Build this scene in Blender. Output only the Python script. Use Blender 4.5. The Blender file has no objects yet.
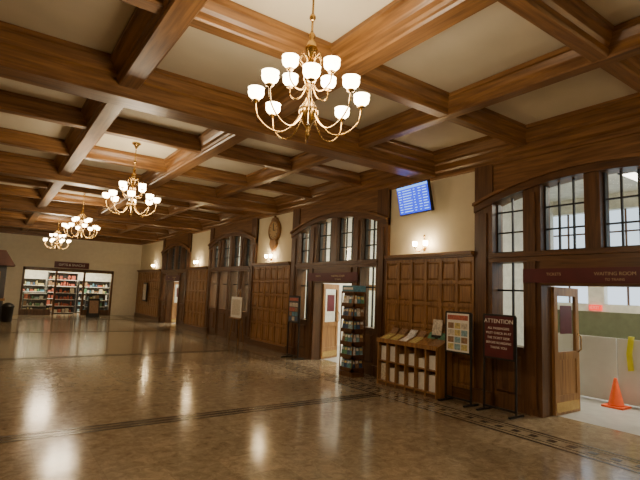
import bpy, math, random
from mathutils import Matrix, Vector
random.seed(7)
S=bpy.context.scene
H=1.75; W=7.1; PER=6.25; C0=3.22; YF=28.3; XL=-2.8; YB=-6.0; CZ=4.56
# ---------------------------------------------------------------- materials
def mk(name):
    m=bpy.data.materials.new(name); m.use_nodes=True
    nt=m.node_tree; b=nt.nodes['Principled BSDF']; return m,nt,b
def plain(name,col,rough=.5,metal=0,var=.12,scale=6,bump=0):
    m,nt,b=mk(name); N=nt.nodes; L=nt.links
    tc=N.new('ShaderNodeTexCoord'); n=N.new('ShaderNodeTexNoise'); n.inputs['Scale'].default_value=scale; n.inputs['Detail'].default_value=4
    L.new(tc.outputs['Object'],n.inputs['Vector'])
    r=N.new('ShaderNodeValToRGB'); r.color_ramp.elements[0].position=.3; r.color_ramp.elements[1].position=.7
    r.color_ramp.elements[0].color=(*[c*(1-var) for c in col],1); r.color_ramp.elements[1].color=(*[min(1,c*(1+var)) for c in col],1)
    L.new(n.outputs['Fac'],r.inputs['Fac']); L.new(r.outputs['Color'],b.inputs['Base Color'])
    b.inputs['Roughness'].default_value=rough; b.inputs['Metallic'].default_value=metal
    if bump:
        bp=N.new('ShaderNodeBump'); bp.inputs['Strength'].default_value=bump; bp.inputs['Distance'].default_value=.01
        L.new(n.outputs['Fac'],bp.inputs['Height']); L.new(bp.outputs['Normal'],b.inputs['Normal'])
    return m
def wood(name,axis,dark,light,rough=.36):
    m,nt,b=mk(name); N=nt.nodes; L=nt.links
    tc=N.new('ShaderNodeTexCoord'); mp=N.new('ShaderNodeMapping')
    sc=[14,14,14]; sc[axis]=.9; mp.inputs['Scale'].default_value=sc
    L.new(tc.outputs['Object'],mp.inputs['Vector'])
    n=N.new('ShaderNodeTexNoise'); n.inputs['Scale'].default_value=1.6; n.inputs['Detail'].default_value=6; n.inputs['Distortion'].default_value=.6
    L.new(mp.outputs['Vector'],n.inputs['Vector'])
    r=N.new('ShaderNodeValToRGB'); e=r.color_ramp.elements
    e[0].position=.3; e[0].color=(*dark,1); e[1].position=.72; e[1].color=(*light,1)
    L.new(n.outputs['Fac'],r.inputs['Fac']); L.new(r.outputs['Color'],b.inputs['Base Color'])
    b.inputs['Roughness'].default_value=rough
    bp=N.new('ShaderNodeBump'); bp.inputs['Strength'].default_value=.12; bp.inputs['Distance'].default_value=.004
    L.new(n.outputs['Fac'],bp.inputs['Height']); L.new(bp.outputs['Normal'],b.inputs['Normal'])
    return m
def emis(name,col,st,base=None):
    m,nt,b=mk(name)
    b.inputs['Base Color'].default_value=(*(base or col),1)
    b.inputs['Emission Color'].default_value=(*col,1); b.inputs['Emission Strength'].default_value=st
    b.inputs['Roughness'].default_value=.3
    return m
WD=(.125,.055,.017); WL=(.32,.16,.053)
wx=wood('oak_beam_x',0,WD,WL); wy=wood('oak_beam_y',1,WD,WL)
wz=wood('oak_panel_z',2,(.19,.09,.028),(.42,.222,.077))
dz=wood('dark_oak_z',2,(.072,.032,.013),(.175,.082,.03)); dy=wood('dark_oak_y',1,(.075,.034,.013),(.185,.087,.032))
plaster=plain('cream_plaster',(.80,.72,.52),.8,0,.04,3,.1)
ceilm=plain('ceiling_plaster',(.66,.60,.47),.85,0,.05,2,.1)
farw=plain('far_cream',(.80,.74,.58),.8,0,.04)
green=plain('olive_paint',(.13,.14,.075),.6); cream2=plain('annex_cream',(.80,.78,.68),.7)
greyfl=plain('annex_floor',(.42,.42,.40),.4); white=plain('white_board',(.72,.71,.67),.5,0,.03)
brass=plain('brass',(.58,.38,.13),.25,1,.08,12); black=plain('black_metal',(.015,.014,.013),.4)
paper=plain('paper',(.82,.8,.74),.6,0,.06,30); maroon=plain('maroon',(.10,.013,.017),.4); tan=plain('tan_lettering',(.5,.38,.22),.5)
orange=plain('cone_orange',(.9,.12,.02),.5); yellow=plain('yellow_strap',(.75,.7,.05),.5)
redsh=plain('brown_roof',(.13,.06,.045),.6); dgrey=plain('dark_grey',(.07,.07,.075),.5); gold=plain('gold_dial',(.65,.45,.2),.4)
inlay=plain('dark_inlay',(.055,.043,.03),.2,0,.3,20)
cols=[plain('print_%d'%i,c,.45,0,.35,25) for i,c in enumerate([(.1,.26,.36),(.6,.55,.45),(.12,.30,.18),(.45,.12,.08),(.6,.5,.2),(.05,.1,.2),(.75,.73,.7),(.3,.18,.1),(.25,.42,.48)])]
globe=emis('lit_globe',(1,.76,.44),24,(1,.95,.85)); sconl=emis('lit_sconce',(1,.75,.42),105,(1,.95,.85))
scr=emis('screen_blue',(.01,.05,.9),1.8,(.01,.02,.1)); scrt=emis('screen_text',(.3,.6,1),2.2); scrh=emis('screen_head',(.12,.35,1),2.2)
exitm=emis('exit_red',(1,.05,.03),1.2); fill_glow_m=emis('added_fixture_glow',(1,.93,.78),8)  # second one is the glow of the added annex fixtures
def glassm():
    m=bpy.data.materials.new('window_glass'); m.use_nodes=True; nt=m.node_tree; N=nt.nodes; L=nt.links; N.clear()
    o=N.new('ShaderNodeOutputMaterial'); mx=N.new('ShaderNodeMixShader'); t=N.new('ShaderNodeBsdfTransparent'); g=N.new('ShaderNodeBsdfGlossy')
    g.inputs['Roughness'].default_value=.03; t.inputs['Color'].default_value=(.95,.97,.96,1)
    mx.inputs['Fac'].default_value=.06
    L.new(t.outputs[0],mx.inputs[1]); L.new(g.outputs[0],mx.inputs[2]); L.new(mx.outputs[0],o.inputs['Surface']); return m
glass=glassm()
def floorm():
    m,nt,b=mk('marble_floor'); N=nt.nodes; L=nt.links
    tc=N.new('ShaderNodeTexCoord')
    n=N.new('ShaderNodeTexNoise'); n.inputs['Scale'].default_value=8; n.inputs['Detail'].default_value=12; n.inputs['Roughness'].default_value=.8; n.inputs['Distortion'].default_value=.7
    L.new(tc.outputs['Object'],n.inputs['Vector'])
    r=N.new('ShaderNodeValToRGB'); e=r.color_ramp.elements; e[0].position=.36; e[0].color=(.20,.145,.085,1); e[1].position=.66; e[1].color=(.44,.35,.225,1)
    L.new(n.outputs['Fac'],r.inputs['Fac'])
    br=N.new('ShaderNodeTexBrick'); br.offset=0; br.inputs['Scale'].default_value=1; br.inputs['Brick Width'].default_value=.52; br.inputs['Row Height'].default_value=.52
    br.inputs['Mortar Size'].default_value=.003; br.inputs['Color1'].default_value=(1,1,1,1); br.inputs['Color2'].default_value=(.84,.84,.84,1); br.inputs['Mortar'].default_value=(.78,.75,.72,1)
    L.new(tc.outputs['Object'],br.inputs['Vector'])
    mx=N.new('ShaderNodeMix'); mx.data_type='RGBA'; mx.blend_type='MULTIPLY'; mx.inputs[0].default_value=1
    L.new(r.outputs['Color'],mx.inputs[6]); L.new(br.outputs['Color'],mx.inputs[7]); L.new(mx.outputs[2],b.inputs['Base Color'])
    rr=N.new('ShaderNodeMapRange'); rr.inputs['To Min'].default_value=.09; rr.inputs['To Max'].default_value=.21
    L.new(n.outputs['Fac'],rr.inputs['Value']); L.new(rr.outputs[0],b.inputs['Roughness'])
    b.inputs['IOR'].default_value=1.55
    n2=N.new('ShaderNodeTexNoise'); n2.inputs['Scale'].default_value=2.2; n2.inputs['Detail'].default_value=3
    L.new(tc.outputs['Object'],n2.inputs['Vector'])
    bp=N.new('ShaderNodeBump'); bp.inputs['Strength'].default_value=.08; bp.inputs['Distance'].default_value=.02
    L.new(n2.outputs['Fac'],bp.inputs['Height']); L.new(bp.outputs['Normal'],b.inputs['Normal'])
    return m
floorM=floorm()
# ---------------------------------------------------------------- mesh builder
class MB:
    def __init__(s): s.v=[];s.f=[];s.m=[];s.sm=[];s.mats=[]
    def mi(s,m):
        if m not in s.mats: s.mats.append(m)
        return s.mats.index(m)
    def add(s,vs,fs,m,smooth=False):
        o=len(s.v); s.v+= [tuple(v) for v in vs]; k=s.mi(m)
        for f in fs: s.f.append([i+o for i in f]); s.m.append(k); s.sm.append(smooth)
    def box(s,x0,x1,y0,y1,z0,z1,m):
        s.add([(x0,y0,z0),(x1,y0,z0),(x1,y1,z0),(x0,y1,z0),(x0,y0,z1),(x1,y0,z1),(x1,y1,z1),(x0,y1,z1)],
              [(0,3,2,1),(4,5,6,7),(0,1,5,4),(1,2,6,5),(2,3,7,6),(3,0,4,7)],m)
    def frus(s,y0,y1,z0,z1,xb,xf,ins,m):
        s.add([(xb,y0,z0),(xb,y1,z0),(xb,y1,z1),(xb,y0,z1),(xf,y0+ins,z0+ins),(xf,y1-ins,z0+ins),(xf,y1-ins,z1-ins),(xf,y0+ins,z1-ins)],
              [(0,1,5,4),(1,2,6,5),(2,3,7,6),(3,0,4,7),(4,5,6,7)],m)
    def ext(s,pts,ax,lo,hi,m):
        n=len(pts)
        def P(p,t):
            if ax==0: return (t,p[0],p[1])
            if ax==1: return (p[0],t,p[1])
            return (p[0],p[1],t)
        s.add([P(p,lo) for p in pts]+[P(p,hi) for p in pts],
              [tuple(range(n)),tuple(range(2*n-1,n-1,-1))]+[(i,i+n,(i+1)%n+n,(i+1)%n) for i in range(n)],m)
    def lathe(s,pr,c,m,seg=16,ax=2,cap=True):
        vs=[];fs=[]
        for r,h in pr:
            for k in range(seg):
                a=2*math.pi*k/seg; u=r*math.cos(a); w=r*math.sin(a)
                if ax==2: vs.append((c[0]+u,c[1]+w,c[2]+h))
                elif ax==0: vs.append((c[0]+h,c[1]+u,c[2]+w))
                else: vs.append((c[0]+u,c[1]+h,c[2]+w))
        for i in range(len(pr)-1):
            for k in range(seg):
                a=i*seg+k;b=i*seg+(k+1)%seg; fs.append((a,b,b+seg,a+seg))
        if cap:
            fs.append(tuple(range(seg))); fs.append(tuple(range((len(pr)-1)*seg,len(pr)*seg)))
        s.add(vs,fs,m,True)
    def tube(s,pts,r,m,seg=8):
        pts=[Vector(p) for p in pts]; vs=[];fs=[]
        for i,p in enumerate(pts):
            t=(pts[min(i+1,len(pts)-1)]-pts[max(i-1,0)]).normalized()
            up=Vector((0,0,1)) if abs(t.z)<.95 else Vector((1,0,0))
            a=t.cross(up).normalized(); b=t.cross(a)
            rr=r[i] if isinstance(r,(list,tuple)) else r
            for k in range(seg):
                q=2*math.pi*k/seg; vs.append(p+a*rr*math.cos(q)+b*rr*math.sin(q))
        for i in range(len(pts)-1):
            for k in range(seg):
                a=i*seg+k;b=i*seg+(k+1)%seg; fs.append((a,b,b+seg,a+seg))
        fs.append(tuple(range(seg))); fs.append(tuple(range((len(pts)-1)*seg,len(pts)*seg)))
        s.add(vs,fs,m,True)
    def build(s,name,center=True,loc=None,rotz=0):
        import bmesh
        vs=s.v; o=Vector((0,0,0))
        if center:
            xs=[v[0] for v in vs];ys=[v[1] for v in vs];zs=[v[2] for v in vs]
            o=Vector(((min(xs)+max(xs))/2,(min(ys)+max(ys))/2,min(zs)))
        me=bpy.data.meshes.new(name); me.from_pydata([tuple(Vector(v)-o) for v in vs],[],s.f)
        for m in s.mats: me.materials.append(m)
        for p,k,sm in zip(me.polygons,s.m,s.sm): p.material_index=k; p.use_smooth=sm
        bm=bmesh.new(); bm.from_mesh(me); bmesh.ops.recalc_face_normals(bm,faces=bm.faces); bm.to_mesh(me); bm.free()
        ob=bpy.data.objects.new(name,me); S.collection.objects.link(ob)
        ob.location=loc if loc else o; ob.rotation_euler=(0,0,rotz)
        return ob
def text(name,body,loc,size,mat,parent,facing='-X',tilt=0):
    cu=bpy.data.curves.new(name,'FONT'); cu.body=body; cu.size=size; cu.align_x='CENTER'; cu.align_y='CENTER'; cu.extrude=.001
    cu.materials.append(mat); ob=bpy.data.objects.new(name,cu); S.collection.objects.link(ob)
    if facing=='-X': R=Matrix(((0,0,-1),(-1,0,0),(0,1,0)))
    else: R=Matrix(((1,0,0),(0,0,-1),(0,1,0)))  # -Y
    M=Matrix.Translation(loc)@R.to_4x4()
    pl=parent.location.copy(); ob.parent=parent; ob.matrix_parent_inverse=Matrix.Translation(pl).inverted()
    ob.matrix_basis=M
    return ob
# ---------------------------------------------------------------- room shell
b=MB(); b.box(XL-.3,W+.3,YB-.3,YF+3.2,-.2,0,floorM); b.build('floor',False)
b=MB(); b.box(XL-.3,W+.3,YB-.3,YF+.3,CZ,CZ+.2,ceilm); b.build('ceiling',False)
centers=[C0+PER*k for k in range(-1,4)]
kinds=['door','door','door','window','door']
HB=2.0
b=MB()
secs=[]
prev=YB-.3
for c in centers:
    secs.append((prev,c-HB)); prev=c+HB
    b.box(W,W+.25,c-HB,c+HB,4.1,CZ,plaster)
secs.append((prev,YF+.3))
for y0,y1 in secs: b.box(W,W+.25,y0,y1,0,CZ,plaster)
b.build('wall_right',False)
b=MB(); b.box(XL-.25,XL,YB-.3,YF+.3,0,CZ,plaster); b.build('wall_left',False)
b=MB(); b.box(XL,W,YB-.25,YB,0,CZ,plaster); b.build('wall_back',False)
b=MB(); SX0,SX1=1.33,5.65
b.box(XL,SX0,YF,YF+.25,0,CZ,farw); b.box(SX1,W,YF,YF+.25,0,CZ,farw); b.box(SX0,SX1,YF,YF+.25,2.45,CZ,farw)
b.box(XL,W,YF-.05,YF,3.55,3.65,farw); b.box(XL,W,YF-.08,YF,2.9,2.98,farw)
b.build('wall_far',False)
k=1
def wains(y0,y1,n):
    global k
    b=MB(); b.box(7.03,W,y0,y1,0,2.5,wz)
    rows=[(.22,.72),(.76,1.16),(1.20,1.60),(1.64,2.02),(2.06,2.44)]
    cw=(y1-y0)/n
    for i in range(n+1):
        yy=y0+i*cw; b.box(7.0,7.04,max(y0,yy-.03),min(y1,yy+.03),.18,2.5,wz)
    for z in [.2]+[(rows[i][1]+rows[i+1][0])/2 for i in range(4)]+[2.47]:
        b.box(7.003,7.04,y0,y1,z-.028,z+.028,wz)
    for i in range(n):
        for z0,z1 in rows: b.frus(y0+i*cw+.05,y0+(i+1)*cw-.05,z0+.02,z1-.02,7.035,7.005,.035,wz)
    b.box(6.97,W,y0,y1,0,.18,dy)
    b.box(6.96,W,y0,y1,2.5,2.54,dy); b.box(6.92,W,y0,y1,2.54,2.6,wy)
    b.build('trim_%d'%k,False); k+=1
for y0,y1 in secs:
    n=max(3,round((y1-y0)/.4))
    wains(max(y0,YB),min(y1,YF),n)
b=MB(); b.box(XL,XL+.06,YB,YF,0,2.5,wz); b.box(XL,XL+.14,YB,YF,2.5,2.6,wy)
y=YB
while y<YF: b.box(XL+.06,XL+.1,y,y+.1,0,2.5,wz); y+=.8
b.build('trim_%d'%k,False); k+=1
b=MB(); cp=[(0,4.08),(.07,4.10),(.07,4.18),(.12,4.21),(.12,4.32),(.17,4.35),(.17,4.39),(.27,4.49),(.32,4.50),(.32,4.56),(0,4.56)]
b.ext([(W-x,z) for x,z in cp],1,YB,YF,wy); b.ext([(XL+x,z) for x,z in cp],1,YB,YF,wy)
b.ext([(YF-x,z) for x,z in cp],0,XL,W,wx); b.ext([(YB+x,z) for x,z in cp],0,XL,W,wx)
b.build('trim_%d'%k,False); k+=1
main=[(.18,4.12),(.20,4.14),(.20,4.18),(.22,4.21),(.22,4.33),(.26,4.36),(.26,4.41),(.32,4.49),(.35,4.50),(.35,4.555)]
mid=[(.11,4.25),(.13,4.27),(.13,4.30),(.15,4.33),(.15,4.39),(.18,4.42),(.23,4.49),(.26,4.50),(.26,4.555)]
sec=[(.075,4.30),(.09,4.32),(.09,4.39),(.12,4.42),(.16,4.49),(.19,4.50),(.19,4.555)]
def beam(b,pr,c,ax,lo,hi,m):
    dz_=-.006 if ax==1 else 0
    pts=[(c-x,z+dz_) for x,z in reversed(pr)]+[(c+x,z+dz_) for x,z in pr]
    b.ext(pts,ax,lo,hi,m)
b=MB()
for x in (1.2,3.15): beam(b,mid,x,1,YB,YF,wy)
for x in (-.75,5.1): beam(b,sec,x,1,YB,YF,wy)
ym=C0+PER/2-2*PER
while ym<YF:
    if ym>YB+.2: beam(b,main,ym,0,XL,W,wx)
    for j in (1,2):
        yy=ym+j*PER/3
        if YB+.3<yy<YF-.4: beam(b,sec,yy,0,XL,W,wx)
    ym+=PER
b.build('ceiling_beams',False)
# ---------------------------------------------------------------- bays
def arcz(r,half=1.95,z0=3.3,z1=3.66):
    return z1-(z1-z0)*(r/half)**2
wn=1; dn=1
lights=[(-1.64,-1.08,2),(-.78,-.11,3),(.11,.78,3),(1.08,1.64,2)]
for bi,(c,kd) in enumerate(zip(centers,kinds)):
    b=MB(); x0,x1=7.02,7.33
    rs=[-HB+i*HB*2/20 for i in range(21)]
    for i in range(20):
        ra,rb=rs[i],rs[i+1]
        b.ext([(c+ra,arcz(ra)),(c+rb,arcz(rb)),(c+rb,4.12),(c+ra,4.12)],0,x0+.03,x1,wy)
        b.ext([(c+ra,arcz(ra)),(c+rb,arcz(rb)),(c+rb,arcz(rb)+.12),(c+ra,arcz(ra)+.12)],0,x0-.03,x0+.05,dy)
        b.ext([(c+ra,arcz(ra)+.12),(c+rb,arcz(rb)+.12),(c+rb,arcz(rb)+.17),(c+ra,arcz(ra)+.17)],0,x0-.08,x0+.05,wy)
    for s in (-1,1):
        a,d=sorted((c+s*1.64,c+s*HB)); b.box(x0,x1,a,d,0,4.12,dz)
        a,d=sorted((c+s*1.74,c+s*1.9)); b.box(x0-.03,x0+.02,a,d,.25,3.25,dz)
        a,d=sorted((c+s*1.62,c+s*2.02)); b.box(x0-.05,x0+.02,a,d,0,.22,dz)
        a,d=sorted((c+s*.78,c+s*1.08)); b.box(x0+.02,x1,a,d,0,3.66,dz); b.box(x0-.01,x0+.03,a+.08,d-.08,.1,3.5,dz)
    b.box(x0+.02,x1,c-.11,c+.11,2.4,3.68,dz)
    b.box(x0-.02,x1,c-1.7,c+1.7,2.38,2.54,dy)
    b.box(x0-.05,x0+.1,c-1.7,c+1.7,2.46,2.5,dy)
    gx=7.2
    tw=MB()
    for (p,q,n) in lights:
        zt=3.7; zb=2.54
        tw.box(gx-.004,gx+.004,c+p,c+q,zb,zt-.04,glass)
        for i in range(1,n): yy=c+p+(q-p)*i/n; tw.box(gx-.02,gx+.02,yy-.012,yy+.012,zb,zt-.03,black)
        for i in range(1,3): zz=zb+(3.62-zb)*i/3; tw.box(gx-.02,gx+.02,c+p,c+q,zz-.012,zz+.012,black)
        for yy in (c+p,c+q): tw.box(gx-.04,gx+.04,yy-.025,yy+.025,zb,3.66,black)
        tw.box(gx-.04,gx+.04,c+p,c+q,zb,zb+.03,black)
    tw.build('window_%d'%wn,False); wn+=1
    zl=.95
    for (p,q,n) in ((lights[0],lights[3]) if kd=='door' else lights):
        b.box(x0+.03,x1-.05,c+p,c+q,0,zl,dz); b.frus(c+p+.06,c+q-.06,.25,zl-.08,x0+.03,x0+.0,.04,dz)
        b.box(x0,x1,c+p,c+q,zl,zl+.06,dy)
        lw_=MB(); lw_.box(gx-.004,gx+.004,c+p,c+q,zl+.06,2.38,glass)
        lw_.box(gx-.02,gx+.02,(2*c+p+q)/2-.012,(2*c+p+q)/2+.012,zl+.06,2.38,black)
        lw_.box(gx-.02,gx+.02,c+p,c+q,1.9,1.93,black)
        lw_.build('window_%d'%wn,False); wn+=1
    if kd=='window': b.box(x0+.02,x1,c-.11,c+.11,0,2.4,dz)
    else:
        b.box(7.0,7.3,c-.78,c+.78,2.0,2.38,dy); b.box(6.98,7.0,c-1.05,c+1.05,2.04,2.26,maroon)
    wo=b.build('trim_%d'%k,False); k+=1
    if kd=='door':
        text('sign_text','WAITING ROOM',(6.978,c-.3,2.17),.07,tan,wo); text('sign_text','TICKETS',(6.978,c+.55,2.17),.06,tan,wo)
        text('sign_text','TO TRAINS',(6.978,c-.3,2.09),.05,tan,wo)
        for s in (1,-1):
            l=MB(); lw=.76
            l.box(0,.1,-.025,.025,.01,1.99,wz); l.box(lw-.1,lw,-.025,.025,.01,1.99,wz)
            l.box(.1,lw-.1,-.025,.025,.01,.3,wz); l.box(.1,lw-.1,-.025,.025,.85,.97,wz); l.box(.1,lw-.1,-.025,.025,1.85,1.99,wz)
            l.box(.1,lw-.1,-.012,.012,.3,.85,wz); l.box(.1,lw-.1,-.004,.004,.97,1.85,glass)
            l.box(.03,lw-.03,-.03,.03,.05,.2,brass)
            l.tube([(lw-.05,-.03,.95),(lw-.05,-.08,1.0),(lw-.05,-.08,1.2),(lw-.05,-.03,1.25)],.012,brass)
            if s==1: l.box(.2,lw-.2,-.012,-.006,1.25,1.7,maroon)
            hinge=(7.31,c+s*.75,0)
            if bi==1: ang=0
            elif s==1: ang=math.radians(20)
            else: ang=0
            l.build('door_%d'%dn,False,loc=hinge,rotz=ang*s); dn+=1
# ---------------------------------------------------------------- floor inlays
b=MB(); zt=.003
for yy in [C0+PER/2+PER*j for j in range(-1,4)]:
    b.box(XL,5.8,yy-.13,yy-.08,0,zt,inlay); b.box(XL,5.8,yy+.08,yy+.13,0,zt,inlay); b.box(XL,5.8,yy-.04,yy+.04,0,zt-.001,inlay)
b.box(5.76,5.81,YB,YF,0,zt,inlay); b.box(6.2,6.24,YB,YF,0,zt,inlay); b.box(5.88,5.9,YB,YF,0,zt,inlay); b.box(6.12,6.14,YB,YF,0,zt,inlay)
y=YB
while y<YF:
    b.box(5.96,6.06,y,y+.1,0,zt,inlay); y+=.25
b.build('trim_%d'%k,False); k+=1
# ---------------------------------------------------------------- chandeliers
def chand():
    b=MB()
    b.lathe([(.001,1.555),(.09,1.552),(.09,1.53),(.05,1.50),(.02,1.44),(.012,1.42)],(0,0,0),brass)
    b.tube([(0,0,1.45),(0,0,.2)],.011,brass)
    b.lathe([(.012,1.2),(.03,1.17),(.03,1.15),(.012,1.12)],(0,0,0),brass)
    b.lathe([(.012,1.02),(.035,.98),(.02,.94),(.05,.88),(.06,.84),(.03,.78),(.018,.72),(.03,.66),(.055,.60),(.06,.55),(.03,.48),(.018,.4),(.04,.34),(.085,.27),(.09,.22),(.06,.15),(.03,.1),(.02,.06),(.03,.03),(.001,-.03)],(0,0,0),brass)
    def arm(a,pts,r):
        ca,sa=math.cos(a),math.sin(a)
        P=[Vector((p[0],0,p[1])) for p in pts]; Q=[]
        for i in range(len(P)-1):
            p0=P[max(i-1,0)];p1=P[i];p2=P[i+1];p3=P[min(i+2,len(P)-1)]
            for t in [0,.2,.4,.6,.8]:
                Q.append(.5*((2*p1)+(-p0+p2)*t+(2*p0-5*p1+4*p2-p3)*t*t+(-p0+3*p1-3*p2+p3)*t**3))
        Q.append(P[-1])
        b.tube([(q.x*ca,q.x*sa,q.z) for q in Q],r,brass,7)
        ex,ez=pts[-1]; c=(ex*ca,ex*sa,ez)
        b.lathe([(.006,0),(.032,.01),(.036,.02),(.02,.03)],c,brass,12)
        b.lathe([(.02,.03),(.045,.04),(.066,.06),(.074,.09),(.07,.115),(.076,.13),(.072,.131),(.062,.12),(.045,.114),(.001,.105)],c,globe,16)
    for i in range(8):
        arm(2*math.pi*(i+.3)/8,[(.05,.28),(.11,.14),(.22,.04),(.35,.06),(.46,.17),(.485,.30)],.0075)
    for i in range(4):
        arm(2*math.pi*(i+.15)/4,[(.04,.5),(.1,.42),(.18,.41),(.25,.46),(.26,.53)],.007)
    for i in range(8):
        a=2*math.pi*(i+.8)/8
        b.tube([(.03*math.cos(a),.03*math.sin(a),.75),(.09*math.cos(a),.09*math.sin(a),.8),(.11*math.cos(a),.11*math.sin(a),.72),(.07*math.cos(a),.07*math.sin(a),.68)],.005,brass,6)
    return b
co=None
for j in range(-1,4):
    loc=(2.12,C0+PER*j+.07,3.078)
    if co is None: co=chand().build('chandelier',False,loc=loc); co.scale=(.95,.95,.95)
    else:
        o=bpy.data.objects.new('chandelier',co.data); S.collection.objects.link(o); o.location=loc; o.rotation_euler=(0,0,j*.3); o.scale=(.95,.95,.95)
    pl=bpy.data.lights.new('chandelier_bulbs','POINT'); pl.energy=112; pl.shadow_soft_size=.3; pl.color=(1,.82,.59)
    po=bpy.data.objects.new('chandelier_bulbs',pl); S.collection.objects.link(po); po.location=(loc[0],loc[1],3.38)
# ---------------------------------------------------------------- sconces
def sconce():
    b=MB()
    b.lathe([(.001,0),(.05,0),(.05,-.015),(.02,-.03),(.001,-.035)],(0,0,.02),brass,16,0)
    b.tube([(-.02,0,.02),(-.02,0,.25)],.008,brass); b.lathe([(.001,-.02),(.02,0),(.02,.03),(.001,.05)],(-.02,0,.25),brass,10)
    for s in (-1,1):
        b.tube([(-.03,0,.02),(-.08,s*.05,-.05),(-.13,s*.12,-.04),(-.14,s*.14,.03)],.008,brass)
        c=(-.14,s*.14,.03); b.lathe([(.006,0),(.03,.01),(.03,.02)],c,brass,12)
        b.lathe([(.018,.02),(.04,.04),(.048,.07),(.044,.1),(.05,.115),(.001,.1)],c,sconl,14)
    return b
so=None
for yy in [C0+PER/2+PER*j for j in range(-1,4)]:
    loc=(W,yy+.12,2.70)
    if so is None: so=sconce().build('wall_sconce',False,loc=loc)
    else:
        o=bpy.data.objects.new('wall_sconce',so.data); S.collection.objects.link(o); o.location=loc
# ---------------------------------------------------------------- clock
yc=C0+PER*1.5
b=MB()
b.lathe([(.36,0),(.37,-.03),(.33,-.08),(.28,-.1),(.27,-.07),(.001,-.07)],(W,yc,3.6),wz,28,0)
b.lathe([(.26,-.075),(.001,-.077)],(W,yc,3.6),gold,28,0,False)
b.ext([(yc-.16,3.32),(yc+.16,3.32),(yc+.2,3.17),(yc+.09,3.0),(yc,2.94),(yc-.09,3.0),(yc-.2,3.17)],0,W-.09,W,wz)
b.ext([(yc-.2,3.9),(yc-.12,4.0),(yc-.03,4.0),(yc,4.07),(yc+.03,4.0),(yc+.12,4.0),(yc+.2,3.9)],0,W-.07,W,wz)
b.box(W-.09,W-.08,yc-.01,yc+.01,3.6,3.8,black); b.box(W-.09,W-.08,yc-.13,yc,3.59,3.61,black)
for i in range(12):
    a=i*math.pi/6; b.box(W-.082,W-.076,yc+.22*math.sin(a)-.01,yc+.22*math.sin(a)+.01,3.6+.22*math.cos(a)-.015,3.6+.22*math.cos(a)+.015,black)
b.build('wall_clock')
# ---------------------------------------------------------------- departures display
b=MB()
w2,h2=.46,.28
b.box(-.045,.02,-w2-.02,w2+.02,-h2-.02,h2+.02,black)
b.box(-.05,-.044,-w2,w2,-h2,h2,scr); b.box(-.053,-.049,-w2,w2,h2-.05,h2,scrh)
for r in range(9):
    z=h2-.09-r*.053
    for (p,q) in ((.43,.33),(.3,.02),(-.03,-.12),(-.17,-.26),(-.3,-.44)):
        q2=q+random.random()*.06*(1 if p>q else -1)
        b.box(-.053,-.049,min(p,q2),max(p,q2),z-.006,z+.006,scrt)
b.tube([(.02,0,0),(.14,0,.04),(.2,0,.1)],.025,black)
d=b.build('departures_display',False,loc=(6.88,6.55,3.72)); d.rotation_euler=(0,math.radians(-12),math.radians(-6))
# ---------------------------------------------------------------- sign stands
def stand(name,x,y0,y1,zb,zt,mat,header=None,lines=0,pal=None):
    b=MB(); pal=pal or [cols[1],cols[6],cols[8],cols[7],cols[4]]
    for yy in (y0,y1): b.box(x-.014,x+.014,yy-.014,yy+.014,.02,zt,black); b.box(x-.18,x+.18,yy-.018,yy+.018,0,.028,black)
    b.box(x-.014,x+.014,y0,y1,.06,.09,black); b.box(x-.02,x+.01,y0,y1,zb-.03,zt+.02,black)
    b.box(x-.026,x-.019,y0+.03,y1-.03,zb,zt-.01,mat)
    if lines=='poster':
        n=4
        for i in range(n):
            for j in range(3):
                a=y0+.05+(y1-y0-.1)*j/3; z=zb+.03+(zt-zb-.18)*i/n
                b.box(x-.03,x-.025,a+.01,a+(y1-y0-.1)/3-.01,z,z+(zt-zb-.18)/n-.02,random.choice(pal))
        b.box(x-.03,x-.025,y0+.05,y1-.05,zt-.12,zt-.04,cols[3])
    o=b.build(name)
    if header:
        t=text('heading',header[0],(x-.029,(y0+y1)/2,zt-.09),header[1],paper,o)
        for i,l in enumerate(header[2:]): text('line_%d'%i,l,(x-.029,(y0+y1)/2,zt-.2-.075*i),.05,paper,o)
    return o
stand('attention_sign_stand',6.66,4.2,4.76,.85,1.5,maroon,('ATTENTION',.092,'ALL PASSENGERS','MUST CHECK IN AT','THE TICKET DESK','BEFORE BOARDING','THANK YOU'))
stand('poster_stand',6.62,4.98,5.5,.85,1.5,paper,None,'poster')
stand('notice_stand',6.72,10.42,10.95,.95,1.62,dgrey,None,'poster',[cols[7],cols[5],cols[1],cols[0],cols[3]])
b=MB(); ex,ey=6.55,14.0
b.tube([(ex,ey-.35,0),(ex+.12,ey-.08,1.75)],.018,wz); b.tube([(ex,ey+.35,0),(ex+.12,ey+.08,1.75)],.018,wz); b.tube([(ex+.37,ey,0),(ex+.12,ey,1.7)],.018,wz)
b.box(ex-.02,ex+.06,ey-.4,ey+.4,.8,.84,wz); b.box(ex+.03,ex+.05,ey-.38,ey+.38,.84,1.5,paper); b.box(ex+.022,ex+.03,ey-.3,ey+.3,.92,1.42,cols[1])
b.build('easel_sign')
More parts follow.
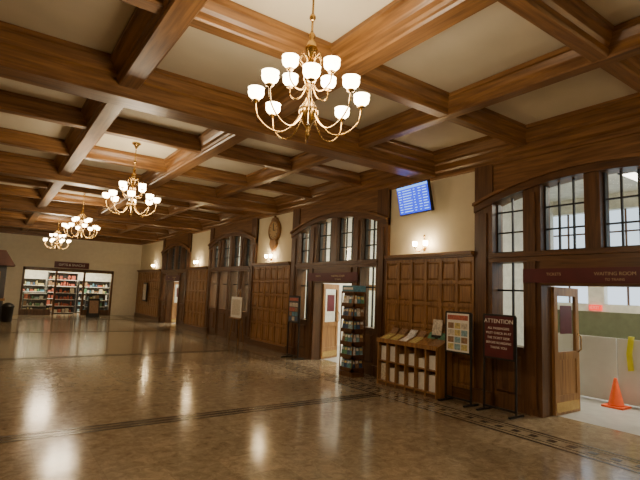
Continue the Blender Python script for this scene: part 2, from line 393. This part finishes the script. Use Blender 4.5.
# ---------------------------------------------------------------- literature shelf
b=MB(); y0,y1,xf,xb=5.62,7.12,6.5,6.91
for i in range(7):
    yy=y0+(y1-y0)*i/6
    b.ext([(xf,0.0),(xb,0.0),(xb,1.0),(xf+.05,.84),(xf,.84)],1,yy-.014,yy+.014,wz)
b.box(xb-.02,xb,y0,y1,0,1.05,wz); b.box(xf,xb,y0,y1,.06,.09,wz); b.box(xf+.02,xb,y0,y1,.45,.47,wz); b.box(xf+.02,xb,y0,y1,0,.06,dy)
b.ext([(xf-.02,.82),(xf+.02,.82),(xb,1.0),(xb,1.04),(xf-.02,.86)],1,y0-.02,y1+.02,wz)
b.box(xf-.03,xf-.01,y0-.02,y1+.02,.82,.9,wz)
for i in range(6):
    a=y0+(y1-y0)*i/6+.03; e=a+.19
    for z0,hh in ((.09,random.uniform(.2,.33)),(.47,random.uniform(.15,.3))):
        b.box(xf+.07,xf+.33,a,e,z0,z0+hh,paper if random.random()<.85 else cols[1])
    b.ext([(xf+.02,.875),(xf+.3,.99),(xf+.3,1.0),(xf+.02,.885)],1,a,e-.01,random.choice([cols[1],cols[6],cols[7],cols[4],wz]))
    b.ext([(xf+.26,.99),(xf+.3,.99),(xf+.38,1.1),(xf+.36,1.1)],1,a,e-.02,random.choice([cols[1],cols[6],cols[7],cols[2]]))
b.box(6.78,6.86,5.78,5.98,1.0,1.06,black); b.ext([(6.8,1.05),(6.815,1.05),(6.855,1.34),(6.84,1.34)],1,5.77,5.99,cols[1])
b.build('literature_shelf')
# ---------------------------------------------------------------- brochure rack tower
b=MB(); xa,xb_,ya,yb=6.38,6.72,7.78,8.22
pc=[cols[0],cols[0],cols[8],cols[5],cols[8],cols[7],cols[2],cols[6],cols[5]]
b.box(xa,xb_,ya,yb,0,.1,dz); b.box(xa,xb_,ya,yb,1.76,1.8,dz)
for xx in (xa,xb_-.02):
    for yy in (ya,yb-.02): b.box(xx,xx+.02,yy,yy+.02,.1,1.8,dz)
b.box(xa+.06,xb_-.03,ya+.06,yb-.03,.1,1.78,dz)
b.box(xa+.01,xa+.03,ya+.01,yb-.01,1.8,1.93,cols[0]); b.box(xa+.03,xb_-.01,ya+.01,ya+.03,1.8,1.93,cols[0])
b.box(xa+.005,xa+.01,ya+.06,yb-.06,1.84,1.89,paper)
for r in range(6):
    z=.12+r*.272
    b.ext([(xa,z-.01),(xa+.06,z-.01),(xa+.06,z+.01),(xa+.012,z+.07),(xa,z+.07)],1,ya,yb,dz)
    b.ext([(ya,z-.01),(ya+.06,z-.01),(ya+.06,z+.01),(ya+.012,z+.07),(ya,z+.07)],0,xa,xb_,dz)
    for j in range(4):
        a=ya+.025+j*.1; m1=random.choice(pc); h=random.uniform(.22,.24)
        b.ext([(xa+.02,z+.01),(xa+.026,z+.01),(xa+.056,z+h),(xa+.05,z+h)],1,a,a+.088,m1)
        b.ext([(xa+.033,z+h*.7),(xa+.038,z+h*.7),(xa+.05,z+h*.92),(xa+.045,z+h*.92)],1,a+.01,a+.078,random.choice([cols[6],cols[1],cols[4]]))
    for j in range(3):
        a=xa+.025+j*.1; h=random.uniform(.22,.24)
        b.ext([(ya+.02,z+.01),(ya+.026,z+.01),(ya+.056,z+h),(ya+.05,z+h)],0,a,a+.088,random.choice(pc))
        b.ext([(ya+.033,z+h*.7),(ya+.038,z+h*.7),(ya+.05,z+h*.92),(ya+.045,z+h*.92)],0,a+.01,a+.078,random.choice([cols[6],cols[1],cols[4]]))
b.build('brochure_rack')
# ---------------------------------------------------------------- annex rooms
XA=13.0
b=MB(); b.box(W+.3,XA+.2,YB,YF,-.2,0,greyfl); b.build('floor_annex',False)
b=MB(); b.box(W+.25,XA+.2,YB,YF,4.6,4.7,cream2); b.build('ceiling_annex',False)
b=MB(); b.box(XA,XA+.2,YB,YF,0,1.55,green); b.box(XA,XA+.2,YB,YF,1.55,1.75,cream2); b.box(XA,XA+.2,YB,YF,4.2,4.6,cream2)
y=YB
while y<YF:
    b.box(XA,XA+.2,y,y+.4,1.75,4.2,cream2)
    for q in (1,2): b.box(XA+.06,XA+.1,y+.4+q*.5,y+.44+q*.5,1.75,4.2,dz)
    for z in (2.3,2.95,3.6): b.box(XA+.06,XA+.1,y+.4,y+1.95,z,z+.04,dz)
    y+=1.95
b.build('wall_annex_back',False)
b=MB()
for yy in (YB-.1,7.0,12.5,18.7,YF-.1):
    b.box(W+.25,XA,yy,yy+.1,0,4.6,cream2)
b.build('wall_annex_dividers',False)
def area(loc,size,e,col,name='lamp',up=False):
    l=bpy.data.lights.new(name,'AREA'); l.energy=e; l.size=size; l.color=col
    o=bpy.data.objects.new(name,l); S.collection.objects.link(o); o.location=loc
    if up: o.rotation_euler=(math.pi,0,0)
    return o
for yy,e in ((-2,110),(3.6,110),(9.6,240),(15.6,280),(23,380)):
    fb=MB(); fb.box(9.2,10.4,yy-.15,yy+.15,4.12,4.2,dgrey); fb.box(9.25,10.35,yy-.11,yy+.11,4.11,4.12,fill_glow_m)
    for q in (9.3,10.3): fb.box(q-.008,q+.008,yy-.008,yy+.008,4.2,4.6,black)
    fb.build('added_annex_fixture')  # invented fixture, added to carry the annex fill lights
    area((9.8,yy,4.08),.9,e,(1,.9,.74),'annex_fill_down'); area((9.8,yy,4.22),.9,e*.9,(1,.92,.78),'annex_fill_up',True)  # added fill lights; the upward one brightens the ceiling behind the transoms
b=MB(); 
for i in range(3): b.box(9.3,9.34,1.2+i*1.35,2.53+i*1.35,.03,1.15,white); b.box(9.15,9.5,1.25+i*1.35,1.3+i*1.35,0,.03,dgrey)
b.build('partition_screen')
b=MB(); b.ext([(3.62,.62),(3.70,.60),(3.72,.9),(3.68,1.2),(3.60,1.2),(3.64,.9)],0,9.25,9.3,yellow); b.build('yellow_strap')
b=MB(); b.box(8.83,9.17,3.63,3.97,0,.03,orange); b.lathe([(.13,.03),(.12,.05),(.025,.48),(.02,.49),(.001,.49)],(9.0,3.8,0),orange,20); b.build('traffic_cone')
b=MB(); b.box(12.93,13,5.75,6.05,1.58,1.72,exitm); eo=b.build('exit_sign'); text('exit_text','EXIT',(12.925,5.9,1.65),.11,paper,eo)
# ---------------------------------------------------------------- shop
b=MB(); ys=YF+.25; 
b.box(SX0-.6,SX1+.6,ys+2.6,ys+2.7,0,2.9,cream2); b.box(SX0-.7,SX0-.6,ys,ys+2.7,0,2.9,cream2); b.box(SX1+.6,SX1+.7,ys,ys+2.7,0,2.9,cream2); b.box(SX0-.7,SX1+.7,ys,ys+2.7,2.8,2.9,cream2)
b.build('wall_shop',False)
b=MB()
for x in (SX0,2.8,4.15,SX1-.08): b.box(x,x+.1,YF-.04,YF+.1,0,2.45,dz)
b.box(SX0,SX1,YF-.04,YF+.1,2.3,2.47,dz)
for x in (SX0+.1,4.25): b.box(x,x+1.33,YF,YF+.05,0,.3,dz); b.box(x,x+1.33,YF+.02,YF+.026,.3,2.3,glass)
b.build('trim_%d'%k,False); k+=1
b=MB(); b.box(2.7,4.35,YF-.16,YF-.085,2.5,2.82,maroon); sf=b.build('shop_sign'); text('shop_name','GIFTS & SNACKS',(3.52,YF-.165,2.66),.17,paper,sf,'-Y')
def shelf(name,x0,x1,y,zt,d=.35,step=.36,pal=cols):
    b=MB(); b.box(x0,x1,y+d,y+d+.03,0,zt,dgrey)
    for x in (x0,x1-.03): b.box(x,x+.03,y,y+d,0,zt,dgrey)
    n=int(zt/step)
    for r in range(n):
        z=.08+r*step; b.box(x0,x1,y,y+d,z-.03,z,white); x=x0+.05
        while x<x1-.2:
            w=random.uniform(.08,.2); h=random.uniform(.1,step*.75); m=random.choice(pal)
            if random.random()<.5: b.lathe([(w*.4,0),(w*.45,h*.5),(w*.3,h*.8),(w*.15,h)],(x+w/2,y+.15,z),m,10)
            else: b.box(x,x+w,y+.03,y+d-.03,z,z+h,m)
            x+=w+random.uniform(.01,.05)
    b.box(x0,x1,y,y+d,zt-.03,zt,white); return b.build(name)
shelf('merchandise_shelf',.9,2.6,ys+2.1,1.9); shelf('merchandise_shelf',2.7,4.2,ys+2.1,2.3,pal=[cols[3],cols[7],cols[4],cols[3]]); shelf('merchandise_shelf',4.3,6.0,ys+2.1,1.9)
shelf('merchandise_shelf',1.5,2.6,ys+.5,1.1); shelf('merchandise_shelf',4.5,5.5,ys+.5,1.2); shelf('magazine_rack',2.95,4.0,ys+.9,1.5,pal=[cols[3],cols[1],cols[3]])
area((2.2,ys+1.2,2.75),.9,110,(1,.86,.64),'shop_lamp'); area((4.8,ys+1.2,2.75),.9,110,(1,.86,.64),'shop_lamp')
b=MB(); b.box(-1.6,.55,24.2,26,0,2.35,dgrey); b.ext([(-1.8,2.35),(.85,2.35),(.45,3.0),(-1.8,3.0)],1,24.0,26.2,redsh)
b.box(.55,.57,24.4,25.8,1.0,2.1,cols[1]); b.box(-1.2,.35,24.17,24.2,1.0,2.1,cols[7]); b.box(-1.6,.6,24.15,26.05,.85,.95,wz)
b.build('kiosk')
b=MB(); b.lathe([(.17,0),(.2,.02),(.22,.6),(.24,.62),(.24,.66),(.18,.74),(.06,.8),(.001,.8)],(.72,23.6,0),black,20); b.build('trash_bin')
b=MB(); b.ext([(26.8,0),(26.83,0),(27.05,.95),(27.02,.95)],0,4.3,4.85,black); b.ext([(27.3,0),(27.27,0),(27.02,.95),(27.05,.95)],0,4.3,4.85,black)
b.ext([(26.84,.2),(26.845,.2),(26.98,.85),(26.975,.85)],0,4.36,4.79,cols[7]); b.build('sandwich_board')
b=MB(); b.box(6.9,6.95,25.9,26.6,.9,1.9,black); b.box(6.89,6.9,25.98,26.52,.98,1.82,cols[1]); b.box(6.95,7.0,26.2,26.3,1.2,1.6,black); b.build('notice_board')
# ---------------------------------------------------------------- world, camera
w=bpy.data.worlds.new('World'); S.world=w; w.use_nodes=True
w.node_tree.nodes['Background'].inputs[0].default_value=(.68,.79,.9,1); w.node_tree.nodes['Background'].inputs[1].default_value=2.0
f=466.9
d1=Vector((-330,-39,-f)).normalized(); d2=Vector((670,-80,-f)).normalized(); d2=(d2-d1*d1.dot(d2)).normalized(); d3=d2.cross(d1)
cam=bpy.data.cameras.new('Camera'); cam.sensor_width=36; cam.lens=f/640*36; cam.clip_end=200
co_=bpy.data.objects.new('Camera',cam); S.collection.objects.link(co_)
M=Matrix((d2,d1,d3)).to_4x4(); M.translation=Vector((0,0,H)); co_.matrix_world=M
S.camera=co_
